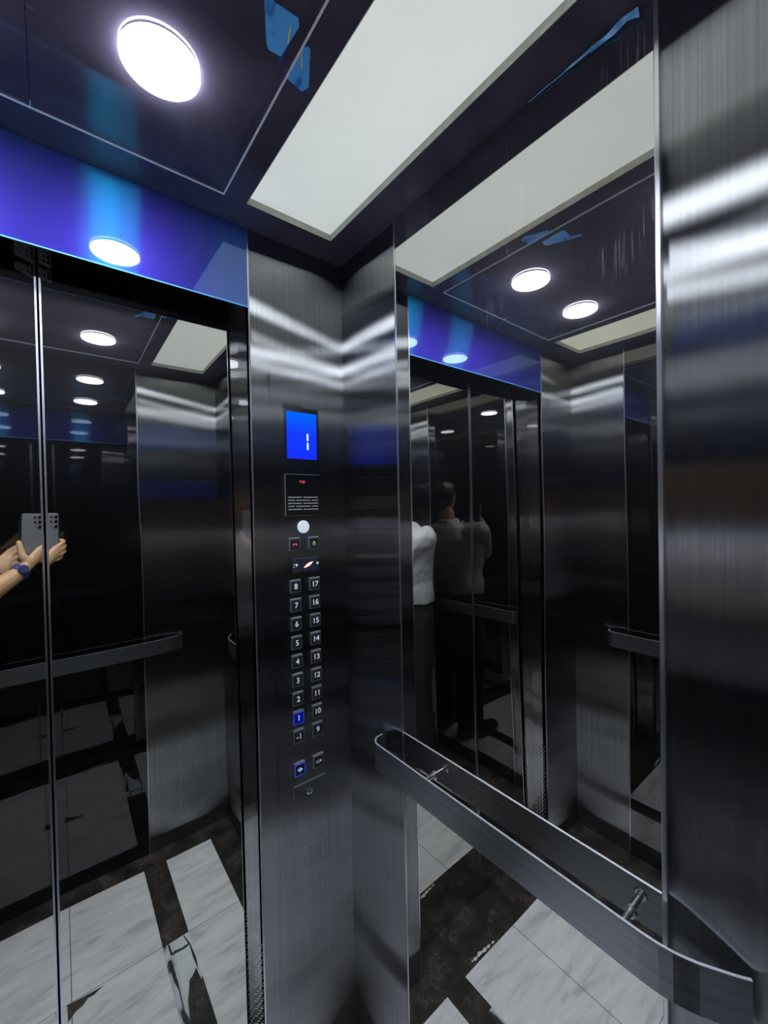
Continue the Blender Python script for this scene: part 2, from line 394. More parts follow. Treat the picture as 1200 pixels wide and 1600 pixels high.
# ---- back wall
wb = struct('wall_back', box(XL-0.05, XR+0.05, YB-0.06, YB-0.012, -0.04, H+0.05), M['backing'])
obj('steel_panel', box(XL, BMX0-0.004, YB-0.0115, YB, 0, H), M['brushed'], wb)
obj('steel_panel', box(BMX1+0.004, XR, YB-0.0115, YB, 0, H), M['brushed'], wb)
obj('mirror_panel', box(BMX0, BMX1, YB-0.0115, YB+0.001, 0, H), M['mirror_back'], wb)
obj('edge_trim', box(BMX1, BMX1+0.004, YB-0.0115, YB+0.002, 0, H), M['edge_line'], wb)
obj('edge_trim', box(BMX0-0.004, BMX0, YB-0.0115, YB+0.002, 0, H), M['edge_line'], wb)

# ---- ceiling
QX0, QX1 = 2*XC-PX1, 2*XC-PX0
ce = struct('ceiling', boxes([
    (XL-0.05, XR+0.05, PY1, 1.18, H, H+0.05), (XL-0.05, XR+0.05, YB-0.06, PY0, H, H+0.05),
    (XL-0.05, QX0, PY0, PY1, H, H+0.05), (PX1, XR+0.05, PY0, PY1, H, H+0.05),
    (QX1, PX0, PY0, PY1, H, H+0.05)]), M['ceiling'])
def glass(x0, x1):
    """bevel-edged dark gloss panel"""
    bm = bmesh.new(); y0, y1 = PY0+0.001, PY1-0.001; i = 0.014
    z0, z1 = H-0.0002, H-0.0012
    ii0 = i if x0 < XC-0.01 else 0.0; ii1 = i if x1 > XC+0.01 else 0.0
    o_ = [bm.verts.new(c) for c in ((x0, y0, z0), (x1, y0, z0), (x1, y1, z0), (x0, y1, z0))]
    n_ = [bm.verts.new(c) for c in ((x0+ii0, y0+i, z1), (x1-ii1, y0+i, z1), (x1-ii1, y1-i, z1), (x0+ii0, y1-i, z1))]
    bm.faces.new(n_)
    for k in range(4): 
        bm.faces.new((o_[k], o_[(k+1) % 4], n_[(k+1) % 4], n_[k]))
    bm.faces.new(o_[::-1])
    return bm
for a, b in ((CX0, XC-0.0006), (XC+0.0006, CX1)):
    obj('gloss_panel', glass(a, b), M['ceiling'], ce)
tk = 0.0026
obj('edge_trim', boxes([(CX0-tk, CX1+tk, PY1-0.001, PY1-0.001+tk, H-0.0026, H), (CX0-tk, CX1+tk, PY0+0.001-tk, PY0+0.001, H-0.0026, H),
     (CX0-tk, CX0, PY0, PY1, H-0.0026, H), (CX1, CX1+tk, PY0, PY1, H-0.0026, H)]), M['ceiling_edge'], ce)
obj('joint_strip', boxes([(XC-0.0005, XC+0.0005, PY1-0.015, PY1-0.001, H-0.0028, H)]), M['ceiling_edge'], ce)

# long white diffusers let into the ceiling
def diffuser(x0, x1, m, label):
    t = thing('ceiling_light_panel', label, 'ceiling light', ((x0+x1)/2, (PY0+PY1)/2, H))
    zl = H+0.0150
    obj('diffuser', box(x0+0.0012, x1-0.0012, PY0+0.0012, PY1-0.0012, zl, zl+0.006), m, t)
    e = 0.0012
    obj('frame_lip', boxes([(x0, x1, PY1-e, PY1, H-0.0006, zl), (x0, x1, PY0, PY0+e, H-0.0006, zl), (x0, x0+e, PY0+e, PY1-e, H-0.0006, zl), (x1-e, x1, PY0+e, PY1-e, H-0.0006, zl)]), M['lip'], t)
diffuser(PX0, PX1, M['panel_right'], 'long white recessed ceiling light panel beside the right wall')
diffuser(QX0, QX1, M['panel_left'], 'long cream ceiling light panel beside the left wall, seen only in the mirror')

# round downlights
def downlight(x, y, label):
    t = thing('ceiling_downlight', label, 'ceiling light', (x, y, H-0.0013), 'round ceiling downlights')
    z = H-0.0013; R = 0.0556
    obj('diffuser', lathe((x, y, z), (0, 0, -1), [(0.0028, R), (0.0056, R), (0.0064, R-0.001), (0.0068, R-0.004), (0.0070, R*0.5), (0.0070, 0)], 56), M['lamp'], t, True)
    obj('trim_ring', lathe((x, y, z), (0, 0, -1), [(0.0, R-0.0006), (0.0028, R-0.0006)], 56), M['lamp_trim'], t)
LX, LXL, LY1, LY2 = 0.1455, 2*XC-0.1455, 0.706, 0.240
downlight(LX, LY1, 'round lit downlight seen directly, near the doors on the right half')
downlight(LXL, LY1, 'round lit downlight near the doors on the left half, seen in mirrors')
downlight(LX, LY2, 'round lit downlight near the back wall on the right half, mirrored in the right door')
downlight(LXL, LY2, 'round lit downlight near the back wall on the left half, mirrored in the left door')

# ================================================================== OPERATING PANEL
KX, KY = 0.5225, YF
cop = thing('lift_operating_panel', 'tall brushed steel lift button panel with blue floor display', 'control panel', (KX, KY, 0.6))
M['cop'] = brushed('hairline_steel_plate', (0.35, 0.36, 0.385), diff=0.0)
obj('faceplate', box(0.4365, 0.608, YF-0.0022, YF-0.0001, 0.60, 1.920, 0.0006, 1), M['cop'], cop)
yp = YF-0.0023
M['black_gloss'] = plain('black_gloss', (0.004, 0.004, 0.008), 0.12)
M['btn_face'] = plain('dark_button_face', (0.012, 0.013, 0.02), 0.3)
M['btn_rim'] = plain('steel_button_rim', (0.6, 0.62, 0.66), 0.35, 1.0)
M['legend'] = emit('engraved_white', (0.8, 0.86, 1.0), 0.35)
M['legend'] = plain('engraved_white', (0.8, 0.83, 0.9), 0.5)
M['silver'] = plain('silver_sticker', (0.75, 0.8, 0.9), 0.4)
bez = obj('display_bezel', box(0.473, 0.573, yp-0.003, yp, 1.699, 1.843, 0.0012), M['black_gloss'], cop)
def screen_mat():
    m, t, o = mat('blue_lcd')
    tc = N(t, 'ShaderNodeTexCoord'); sp = N(t, 'ShaderNodeSeparateXYZ'); t.links.new(tc.outputs['Generated'], sp.inputs[0])
    c = ramp(t, sp.outputs[2], [(0.0, (0.008, 0.030, 0.98)), (0.55, (0.008, 0.045, 1.0)), (1.0, (0.0, 0.14, 1.0))])
    e = N(t, 'ShaderNodeEmission'); e.inputs[1].default_value = SCREEN; t.links.new(c, e.inputs[0]); t.links.new(e.outputs[0], o.inputs[0]); return m
obj('screen', box(0.4785, 0.5665, yp-0.0036, yp-0.003, 1.7065, 1.830), screen_mat(), bez)
seg = lambda z0, z1: [(0.5362, z0+0.003), (0.5388, z0), (0.5414, z0+0.003), (0.5414, z1-0.003), (0.5388, z1), (0.5362, z1-0.003)]
bm = bmesh.new(); fn = lambda u, v, z: V((u, z, v))
add_prism(bm, seg(1.7305, 1.7525), yp-0.0040, yp-0.0036, fn); add_prism(bm, seg(1.7545, 1.7765), yp-0.0040, yp-0.0036, fn)
o = obj('digit', bm, emit('digit_glow', (0.62, 0.95, 1.0), 1.1), bez); o['label'] = 'pale segment digit 1'
o = obj('black_tape', box(0.4715, 0.524, yp-0.0034, yp-0.0002, 1.841, 1.8475), M['black_gloss'], bez)
# nameplate with speaker slots
npz = obj('speaker_plate', box(0.4728, 0.5722, yp-0.0012, yp, 1.556, 1.6655, 0.0006, 1), M['cop'], cop)
obj('plate_edge', boxes([(0.4718, 0.4728, yp-0.0014, yp, 1.556, 1.6665), (0.4718, 0.5732, yp-0.0014, yp, 1.6655, 1.6665)]), M['btn_rim'], npz)
def XZ(x, z, y): return Matrix.Translation((x, y, z)) @ Matrix.Rotation(math.radians(90), 4, 'X')
text_mesh('maker_lettering', 'FUJI', 0.0092, plain('red_paint', (0.75, 0.05, 0.03), 0.5), npz, XZ(0.5215, 1.646, yp-0.0016))
bm = bmesh.new()
for r in range(5):
    z = 1.6050-r*0.0080
    spans = [(0.4795, 0.519), (0.524, 0.5675)] if r % 2 == 0 else [(0.4795, 0.498), (0.503, 0.544), (0.549, 0.5675)]
    for a, b in spans: add_box(bm, a, b, yp-0.0022, yp-0.0010, z-0.0011, z+0.0011)
obj('speaker_slot', bm, plain('slot_edge', (0.62, 0.66, 0.72), 0.4, 0.8), npz)
o = obj('round_sticker', lathe((0.5225, yp, 1.526), (0, -1, 0), [(0, 0.0172), (0.0012, 0.0172), (0.0016, 0.0160)], 40), M['silver'], cop)

def button(x, z, s=None, lit=False, icon=None, col=None, wd=0.031, ht=0.0345):
    rim_m = M['btn_rim'] if not lit else emit('blue_lit_rim', (0.03, 0.06, 0.9), 0.9)
    b = obj('button', box(x-wd/2, x+wd/2, yp-0.0042, yp, z-ht/2, z+ht/2, 0.0012, 2), M['btn_rim'], cop)
    face_m = M['btn_face'] if lit != 1 else emit('blue_lit_face', (0.01, 0.02, 0.5), 0.28)
    obj('button_face', box(x-wd/2+0.0017, x+wd/2-0.0017, yp-0.0046, yp-0.0040, z-ht/2+0.0017, z+ht/2-0.0040, 0.0002, 1), face_m, b)
    if lit:
        g = 0.0012
        obj('lit_ring', boxes([(x-wd/2+0.001, x-wd/2+0.001+g, yp-0.0049, yp-0.0042, z-ht/2+0.001, z+ht/2-0.0035), (x+wd/2-0.001-g, x+wd/2-0.001, yp-0.0049, yp-0.0042, z-ht/2+0.001, z+ht/2-0.0035),
            (x-wd/2+0.001+g, x+wd/2-0.001-g, yp-0.0049, yp-0.0042, z-ht/2+0.001, z-ht/2+0.001+g), (x-wd/2+0.001+g, x+wd/2-0.001-g, yp-0.0049, yp-0.0042, z+ht/2-0.0035-g, z+ht/2-0.0035)]), rim_m, b)
    zc = z-0.001
    lm = col or M['legend']
    if s: text_mesh('number', s, 0.0200, lm, b, XZ(x, zc, yp-0.0049))
    if icon:
        bm = bmesh.new()
        for p in icon: add_prism(bm, [(x+u, zc+v) for u, v in p], yp-0.0052, yp-0.0046, lambda u, v, y: V((u, y, v)))
        obj('symbol', bm, lm, b)
    return b
XA, XB, Z0, DZ = 0.4948, 0.5512, 1.3705, 0.0497
blue_leg = emit('blue_lit_legend', (0.35, 0.6, 1.0), 0.9)
for i, s in enumerate(('8', '7', '6', '5', '4', '3', '2', '1', '-1')):
    b = button(XA, Z0-i*DZ, s, lit=(1 if s == '1' else False), col=(blue_leg if s == '1' else None))
    if s == '1': b['label'] = 'blue lit button 1'
for i, s in enumerate(('17', '16', '15', '14', '13', '12', '11', '10', '9')):
    button(XB, Z0-i*DZ, s)
tri = lambda x, d: [(x, 0.0042), (x+d*0.0050, 0.0), (x, -0.0042)]
bar = lambda x: [(x-0.0006, 0.0058), (x+0.0006, 0.0058), (x+0.0006, -0.0058), (x-0.0006, -0.0058)]
button(XA, 0.885, icon=[bar(0), tri(0.0022, 1), tri(-0.0022, -1)], lit=2, col=blue_leg)['label'] = 'blue lit door open button'
button(XB, 0.885, icon=[bar(0), tri(0.0078, -1), tri(-0.0078, 1)])['label'] = 'door close button'
hand_set = [[(-0.0068, -0.0035), (-0.0066, 0.0005), (-0.004, 0.0030), (0.004, 0.0030), (0.0066, 0.0005), (0.0068, -0.0035), (0.0034, -0.0035), (0.0034, -0.0005), (-0.0034, -0.0005), (-0.0034, -0.0035)]]
button(XA, 1.4815, icon=hand_set, col=plain('red_legend', (0.6, 0.05, 0.09), 0.5))['label'] = 'intercom button with red handset'
bell = [[(-0.0048, -0.0045), (-0.0034, -0.002), (-0.0034, 0.0018), (-0.0018, 0.0045), (0, 0.0058), (0.0018, 0.0045), (0.0034, 0.0018), (0.0034, -0.002), (0.0048, -0.0045),
         (0.0026, -0.0045), (0.0016, -0.0015), (0.0016, 0.0010), (0, 0.0028), (-0.0016, 0.0010), (-0.0016, -0.0015), (-0.0026, -0.0045)], [(-0.0015, -0.0052), (0.0015, -0.0052), (0.0008, -0.0066), (-0.0008, -0.0066)]]
button(XB, 1.4815, icon=bell, col=plain('yellow_legend', (0.55, 0.6, 0.10), 0.5))['label'] = 'alarm button with yellow bell'
# card reader strip
cr = obj('card_reader', box(0.4875, 0.5665, yp-0.0035, yp, 1.4045, 1.4440, 0.002), plain('dark_reader', (0.012, 0.015, 0.03), 0.35), cop)
for x in (0.4985, 0.561): obj('screw', lathe((x, yp-0.0034, 1.4255), (0, -1, 0), [(0, 0.0034), (0.0008, 0.0034), (0.0016, 0.0018)], 20), M['silver'], cr)
a, b = V((0.5185, 1.4165)), V((0.5475, 1.4315)); dd = (b-a); nn = V((-dd.y, dd.x)).normalized()
def lens(k, m, nm, y, grow):
    L = [(a - dd*grow + dd*(1+2*grow)*i/12 + nn*k*math.sin(math.pi*i/12)) for i in range(13)] + [(a - dd*grow + dd*(1+2*grow)*i/12 - nn*k*math.sin(math.pi*i/12)) for i in range(11, 0, -1)]
    obj(nm, prism([(p.x, p.y) for p in L], y-0.0006, y, lambda u, v, z: V((u, z, v))), m, cr)
lens(0.0062, emit('red_glow', (0.6, 0.0, 0.03), 0.30), 'red_lens', yp-0.0035, 0.05)
lens(0.0036, emit('pink_light', (1.0, 0.62, 0.66), 1.6), 'light_slot', yp-0.0041, 0.0)
for z in (1.4285, 1.4215): obj('tick_mark', box(0.489, 0.4925, yp-0.0042, yp-0.0034, z-0.0008, z+0.0008), M['silver'], cr)
# service flap with a key lock
fl = obj('service_flap', box(0.4778, 0.5722, yp-0.0010, yp, 0.6685, 0.8395), M['cop'], cop)
obj('flap_edge', boxes([(0.4770, 0.5730, yp-0.0016, yp, 0.8395, 0.8407), (0.4770, 0.4776, yp-0.0012, yp, 0.667, 0.8395), (0.4770, 0.5755, yp-0.0011, yp, 0.6678, 0.6684)]), M['btn_rim'], fl)
lk = obj('key_lock', lathe((0.5240, yp-0.001, 0.8125), (0, -1, 0), [(0, 0.0085), (0.0022, 0.0085), (0.003, 0.0072), (0.003, 0.0055), (0.0022, 0.0050)], 28), M['chrome'], fl, False)
obj('keyhole', lathe((0.5240, yp-0.0031, 0.8125), (0, -1, 0), [(0, 0.0032), (0.0003, 0.003)], 18), M['dark_gap'], lk)

# ================================================================== HANDRAILS
M['rail_highlight'] = brushed('rail_top_highlight', (0.75, 0.80, 0.92), rough=0.6, aniso=0.0, grain=(30, 30, 30), diff=0.5)  # rail steel in a lighter, more diffuse tone: painted highlight for the top edge
def rail(name_lab, pts_, inner, brackets, m, zt=0.9906, hh=0.066, th=0.0045):
    """flat bar bent to the wall at both ends. pts_: plan polyline of the room-side face, inner: +1/-1 normal side"""
    t = thing('handrail', name_lab, 'handrail', (pts_[len(pts_)//2][0], pts_[len(pts_)//2][1], zt-hh))
    P = [V(p) for p in pts_]; n = len(P); Nn = []
    for i in range(n):
        d = (P[min(i+1, n-1)]-P[max(i-1, 0)]).normalized(); Nn.append(V((-d.y, d.x))*inner)
    bm = bmesh.new(); rings = []
    for p, q in zip(P, Nn):
        g = p+q*th
        rings.append([bm.verts.new((p.x, p.y, zt-hh)), bm.verts.new((g.x, g.y, zt-hh)), bm.verts.new((g.x, g.y, zt)), bm.verts.new((p.x, p.y, zt))])
    for A, B in zip(rings, rings[1:]):
        for i in range(4): bm.faces.new((A[i], B[i], B[(i+1) % 4], A[(i+1) % 4]))
    bm.faces.new(rings[0]); bm.faces.new(rings[-1][::-1])
    bmesh.ops.recalc_face_normals(bm, faces=bm.faces[:])
    bmesh.ops.bevel(bm, geom=[e for e in bm.edges if len(e.link_faces) == 2 and e.calc_face_angle(0) > 1.2], offset=0.0008, segments=2, affect='EDGES')
    obj('rail_bar', bm, m, t)
    bm = bmesh.new(); rings = []
    for p, q in zip(P, Nn):
        a_ = p+q*0.0002; g = p+q*(th-0.0002)
        rings.append([bm.verts.new((a_.x, a_.y, zt-0.0002)), bm.verts.new((g.x, g.y, zt-0.0002)), bm.verts.new((g.x, g.y, zt+0.0005)), bm.verts.new((a_.x, a_.y, zt+0.0005))])
    for A, B in zip(rings, rings[1:]):
        for i in range(4): bm.faces.new((A[i], B[i], B[(i+1) % 4], A[(i+1) % 4]))
    bm.faces.new(rings[0]); bm.faces.new(rings[-1][::-1])
    obj('bright_edge', bm, M['rail_highlight'], t)  # added strip on the bar, its pale colour stands in for the highlight
    for (p0, p1) in brackets:
        p0, p1 = V(p0), V(p1); d = (p1-p0)
        bm = bmesh.new(); add_cyl(bm, p0, p1, 0.0050, n=20)
        br = obj('bracket', bm, M['chrome'], t, False)
        obj('flange', lathe(p0, d, [(0, 0.0095), (0.002, 0.0095), (0.003, 0.008)], 28), M['chrome'], br)
        obj('flange', lathe(p1, -d, [(0, 0.0095), (0.002, 0.0095), (0.003, 0.008)], 28), M['chrome'], br)
def ends(a0, a1, depth, r):
    """plan profile along axis a from a0 to a1 with rounded ends turning to the wall; returns (along, offset)"""
    o_ = []
    for i in range(9):
        t_ = math.pi/2*i/8; o_.append((a0+r-r*math.cos(math.pi/2-t_+0) if False else a0+r*(1-math.sin(t_)), depth-r*(1-math.cos(t_))) )
    o_ = [(a0, depth*0.0+0.006)] + [(a0+r*(1-math.cos(t_)), depth-r+r*math.sin(t_)) for t_ in [math.pi/2*i/8 for i in range(9)]]
    o_ += [(a1-r*(1-math.cos(t_)), depth-r+r*math.sin(t_)) for t_ in [math.pi/2*(8-i)/8 for i in range(9)]] + [(a1, 0.006)]
    return o_
half = [(0.1115, 0.004), (0.122, 0.011), (0.133, 0.0175), (0.146, 0.0245), (0.158, 0.0310), (0.170, 0.0360), (0.184, 0.0405), (0.200, 0.0435), (0.222, 0.0450)]
prof = half + [(0.803+0.032*math.sin(k), 0.0130+0.032*math.cos(k)) for k in [math.pi/2*i/8 for i in range(9)]] + [(0.8355, 0.004)]
zb = 0.9906-0.020
rail('right wall flat steel handrail with rounded ends turned to the wall', [(XRM-o_, a_) for a_, o_ in prof], -1,
     [((XRM, 0.250, zb), (XRM-0.041, 0.250, zb)), ((XRM, 0.655, zb), (XRM-0.041, 0.655, zb))], M['brushed_rail'])
rail('left wall flat steel handrail, seen only faintly in the mirror', [(XLM+o_, a_) for a_, o_ in prof], 1,
     [((XLM, 0.250, zb), (XLM+0.041, 0.250, zb)), ((XLM, 0.655, zb), (XLM+0.041, 0.655, zb))], M['brushed_rail'])
profb = [(a_-0.6015, o_) for a_, o_ in half] + [(0.5755-a_, o_) for a_, o_ in half[::-1]]
rail('back wall flat steel handrail, seen reflected in the doors', [(a_, YB+0.001+o_) for a_, o_ in profb], 1,
     [((-0.26, YB+0.001, zb), (-0.26, YB+0.042, zb)), ((0.235, YB+0.001, zb), (0.235, YB+0.042, zb))], M['brushed_rail_x'])

# ================================================================== FILM SCRAPS AND TAPE
def film_mat():
    m, t, o = mat('blue_protective_film')
    nz = N(t, 'ShaderNodeTexNoise'); nz.inputs['Scale'].default_value = 60; nz.inputs['Detail'].default_value = 4
    t.links.new(coords(t, (1, 0.35, 1)), nz.inputs['Vector'])
    c = ramp(t, nz.outputs['Fac'], [(0.30, (0.03, 0.16, 0.55)), (0.38, (0.09, 0.42, 0.97)), (0.8, (0.12, 0.48, 1.0))])
    b = N(t, 'ShaderNodeBsdfPrincipled'); b.inputs['Roughness'].default_value = 0.35
    t.links.new(c, b.inputs['Base Color']); b.inputs['Emission Strength'].default_value = 0.0
    t.links.new(b.outputs[0], o.inputs[0]); return m
M['film'] = film_mat()
M['yellow'] = plain('yellow_mark', (0.95, 0.85, 0.12), 0.6)
zc_ = H-0.0013
fn = lambda u, v, z: V((u, v, z))
s1 = obj('film_scrap', prism([(0.240, 0.5362), (0.262, 0.582), (0.268, 0.588), (0.2865, 0.586), (0.2885, 0.558), (0.2905, 0.534), (0.285, 0.525), (0.250, 0.528), (0.236, 0.505), (0.228, 0.508)], zc_-0.0007, zc_-0.0001, fn), M['film'])
tag(s1, 'larger scrap of blue protective film on the dark ceiling panel', 'plastic film', None)
obj('yellow_mark', prism([(0.2795, 0.5395), (0.281, 0.5395), (0.2875, 0.562), (0.286, 0.563)], zc_-0.0010, zc_-0.0007, fn), M['yellow'], s1)
s2 = obj('film_scrap', prism([(0.3085, 0.6105), (0.337, 0.6155), (0.3425, 0.602), (0.318, 0.551), (0.313, 0.5495), (0.3078, 0.556)], H-0.0009, H-0.0002, fn), M['film'])
tag(s2, 'smaller scrap of blue protective film between the ceiling edge line and white light panel', 'plastic film', None)
obj('yellow_mark', prism([(0.3092, 0.563), (0.3105, 0.563), (0.3205, 0.583), (0.319, 0.584)], H-0.0012, H-0.0009, fn), M['yellow'], s2)
# curled remnant in the ceiling corner by the mirror
bm = bmesh.new(); prev = None
M['film_curl'] = plain('peeled_film', (0.05, 0.30, 0.62), 0.25, noise=0.5, nscale=70)
for i in range(25):
    k = i/24; y = 0.395-0.172*k; wd = 0.0008+0.010*max(0, k-0.35)**1.0+0.003*math.sin(k*17)**2*k
    x = XRM-0.0015-0.0025*k-0.003*math.sin(k*9)**2*k; z = H-0.0012-0.004*k-0.003*math.sin(k*13+1)**2*k
    r = [bm.verts.new((x, y, z-wd)), bm.verts.new((x-wd*0.5, y, z)), bm.verts.new((x-wd*0.5-0.0004, y, z)), bm.verts.new((x-0.0004, y, z-wd-0.0003))]
    if prev:
        for q in range(4): bm.faces.new((prev[q], r[q], r[(q+1) % 4], prev[(q+1) % 4]))
    else: bm.faces.new(r)
    prev = r
bm.faces.new(prev[::-1])
tag(obj('film_remnant', bm, M['film_curl']), 'thin curled remnant of blue film along the ceiling above the right mirror', 'plastic film')

def tape_mat():
    m, t, o = mat('worn_silver_tape')
    nz = N(t, 'ShaderNodeTexNoise'); nz.inputs['Scale'].default_value = 9; nz.inputs['Detail'].default_value = 6; nz.inputs['Distortion'].default_value = 0.8
    t.links.new(coords(t, (2.2, 0.55, 1)), nz.inputs['Vector'])
    c = ramp(t, nz.outputs['Fac'], [(0.34, (0.03, 0.035, 0.05)), (0.40, (0.5, 0.55, 0.6)), (0.6, (0.72, 0.76, 0.80))])
    b = N(t, 'ShaderNodeBsdfPrincipled'); b.inputs['Roughness'].default_value = 0.35
    t.links.new(c, b.inputs['Base Color']); t.links.new(b.outputs[0], o.inputs[0]); return m
M['tape'] = tape_mat()
t1 = obj('floor_tape', prism([(0.2680, 0.4575), (0.3555, 0.4545), (0.3560, 0.640), (0.349, 0.652), (0.345, 0.600), (0.337, 0.612), (0.328, 0.622), (0.318, 0.628), (0.309, 0.660), (0.299, 0.690), (0.293, 0.735), (0.287, 0.80), (0.268, 0.80)], 0.0, 0.0006, fn), M['tape'])
tag(t1, 'worn silvery tape patch along the dark floor stripe, seen in the door mirror', 'tape')
M['tape_dark'] = plain('tape_grime', (0.015, 0.018, 0.03), 0.5)
bm = bmesh.new()
for P in ([(0.283, 0.459), (0.289, 0.459), (0.291, 0.505), (0.285, 0.505)], [(0.335, 0.458), (0.3385, 0.458), (0.349, 0.505), (0.344, 0.506)],
          [(0.287, 0.500), (0.300, 0.495), (0.322, 0.501), (0.345, 0.498), (0.350, 0.504), (0.330, 0.511), (0.300, 0.507), (0.290, 0.510)],
          [(0.272, 0.52), (0.284, 0.52), (0.286, 0.585), (0.283, 0.64), (0.276, 0.60)], [(0.345, 0.505), (0.349, 0.505), (0.3535, 0.57), (0.349, 0.62), (0.345, 0.56)],
          [(0.284, 0.60), (0.287, 0.60), (0.283, 0.78), (0.279, 0.78)]):
    add_prism(bm, P, 0.0006, 0.0008, fn)
obj('grime', bm, M['tape_dark'], t1)
tag(obj('broken_tile_corner', prism([(-0.010, 0.4545), (0.085, 0.462), (0.060, 0.474), (0.045, 0.472), (0.030, 0.487), (0.012, 0.492), (-0.008, 0.512)], 0.0, 0.0005, fn), plain('dark_patch', (0.05, 0.045, 0.04), 0.6)), 'dark broken corner patch at the crossing of the white tile joints', 'floor damage')
bm = bmesh.new()
for (x, y, r) in ((0.195, 0.922, 0.010), (0.172, 0.9225, 0.013), (0.150, 0.920, 0.012), (0.128, 0.919, 0.009), (0.105, 0.917, 0.007), (0.210, 0.924, 0.005)):
    add_prism(bm, [(x+r*math.cos(k), y+0.45*r*math.sin(k)*(1+0.3*math.sin(3*k+x*90))) for k in [2*math.pi*i/11 for i in range(11)]], 0.0, 0.0005, fn)
tag(obj('plaster_residue', bm, plain('white_grout', (0.7, 0.72, 0.74), 0.7)), 'white grout smear on the dark border beside the white tile, near the doors', 'residue')

# ================================================================== PHONE
def L(a, b, c): return EYE + RT*a + UP*b + FW*c
RM = Matrix((RT, UP, FW)).transposed()
def local_box(a0, a1, b0, b1, c0, c1, bev=0, seg=3, sel=None):
    bm = box(a0, a1, b0, b1, c0, c1, 0)
    if bev: bmesh.ops.bevel(bm, geom=[e for e in bm.edges if (sel is None or sel(e))], offset=bev, segments=seg, affect='EDGES')
    for v in bm.verts: v.co = L(*v.co)
    return bm
ph = thing('smartphone', 'grey smartphone held upright, its camera lenses mirrored in the doors', 'phone', L(-0.025, -0.148, -0.008))
isz = lambda e: abs((e.verts[0].co-e.verts[1].co).z) > 0.001
obj('body', local_box(-0.0640, 0.0140, -0.1480, 0.0150, -0.0128, -0.0046, 0.003, 3, None), plain('grey_phone_back', (0.20, 0.21, 0.24), 0.38, 0.4), ph)
obj('screen', local_box(-0.0620, 0.0120, -0.1460, 0.0130, -0.0131, -0.01275), emit('phone_screen', (0.10, 0.11, 0.14), 0.6), ph)
M['lens_ring'] = plain('lens_ring', (0.5, 0.5, 0.52), 0.25, 1.0); M['lens'] = plain('lens_glass', (0.004, 0.004, 0.006), 0.05)
for a_, b_, r in ((0.0, 0.0, 0.0074), (0.0, -0.0200, 0.0074), (0.0, -0.0400, 0.0074), (-0.0190, 0.0, 0.0052), (-0.0190, -0.0200, 0.0052), (-0.0190, -0.0365, 0.0026)):
    lr = obj('camera_lens', lathe(L(a_, b_, -0.0046), FW, [(0, r), (0.0020, r), (0.0024, r-0.0006), (0.0024, r-0.0014)], 32), M['lens_ring'], ph)
    obj('lens_glass', lathe(L(a_, b_, -0.0026), FW, [(0, r-0.0012), (0.0008, r-0.0013)], 28), M['lens'], lr)

# ================================================================== PERSON
def add_ball(bm, c, r, sx=1, sy=1, sz=1, rot=None, seg=16):
    mt = Matrix.Translation(V(c)) @ (rot.to_4x4() if rot else Matrix.Identity(4)) @ Matrix.Diagonal((r*sx, r*sy, r*sz, 1))
    bmesh.ops.create_uvsphere(bm, u_segments=seg, v_segments=seg//2+2, radius=1.0, matrix=mt)
def add_cap(bm, p0, r0, p1, r1, seg=14):
    add_ball(bm, p0, r0, seg=seg); add_ball(bm, p1, r1, seg=seg); add_cyl(bm, p0, p1, r0, r1, seg)
def add_chain(bm, pts_, rs, seg=14):
    for i in range(len(pts_)-1): add_cap(bm, pts_[i], rs[i], pts_[i+1], rs[i+1], seg)
def add_loft(bm, rings, n=28):
    R = []
    for (cx, cy, z, rx, ry) in rings:
        R.append([bm.verts.new((cx+rx*math.copysign(abs(math.cos(t))**0.85, math.cos(t)), cy+ry*math.copysign(abs(math.sin(t))**0.85, math.sin(t)), z)) for t in [2*math.pi*i/n for i in range(n)]])
    for A, B in zip(R, R[1:]):
        for i in range(n): bm.faces.new((A[i], A[(i+1) % n], B[(i+1) % n], B[i]))
    bm.faces.new(R[0][::-1]); bm.faces.new(R[-1])
def fused(name, bm, m, parent, vox, smooth=2, disp=0.0, dscale=0.06):
    o = obj(name, bm, m, parent)
    md = o.modifiers.new('remesh', 'REMESH'); md.mode = 'VOXEL'; md.voxel_size = vox; md.use_smooth_shade = True
    if smooth:
        s = o.modifiers.new('smooth', 'SMOOTH'); s.iterations = smooth; s.factor = 0.5
    if disp:
        tx = bpy.data.textures.new(name+'_folds', 'CLOUDS'); tx.noise_scale = dscale; tx.noise_depth = 1
        d = o.modifiers.new('folds', 'DISPLACE'); d.texture = tx; d.strength = disp; d.mid_level = 0.5; d.texture_coords = 'LOCAL'
    dg = bpy.context.evaluated_depsgraph_get(); me = bpy.data.meshes.new_from_object(o.evaluated_get(dg))
    o.modifiers.clear(); old = o.data; o.data = me; bpy.data.meshes.remove(old)
    me.materials.clear(); me.materials.append(m)
    for p in me.polygons: p.use_smooth = True
    return o

PX_, PY_ = -0.475, 0.190
skin = plain('skin', (0.40, 0.235, 0.13), 0.5, noise=0.12, nscale=60)
bm = bmesh.new()
# torso
add_loft(bm, [(PX_, PY_, 0.90, 0.09, 0.145), (PX_, PY_, 0.98, 0.10, 0.155), (PX_, PY_, 1.10, 0.095, 0.14), (PX_, PY_, 1.25, 0.105, 0.16), (PX_, PY_, 1.36, 0.10, 0.175), (PX_, PY_-0.005, 1.43, 0.07, 0.12), (PX_, PY_-0.01, 1.47, 0.05, 0.06)])
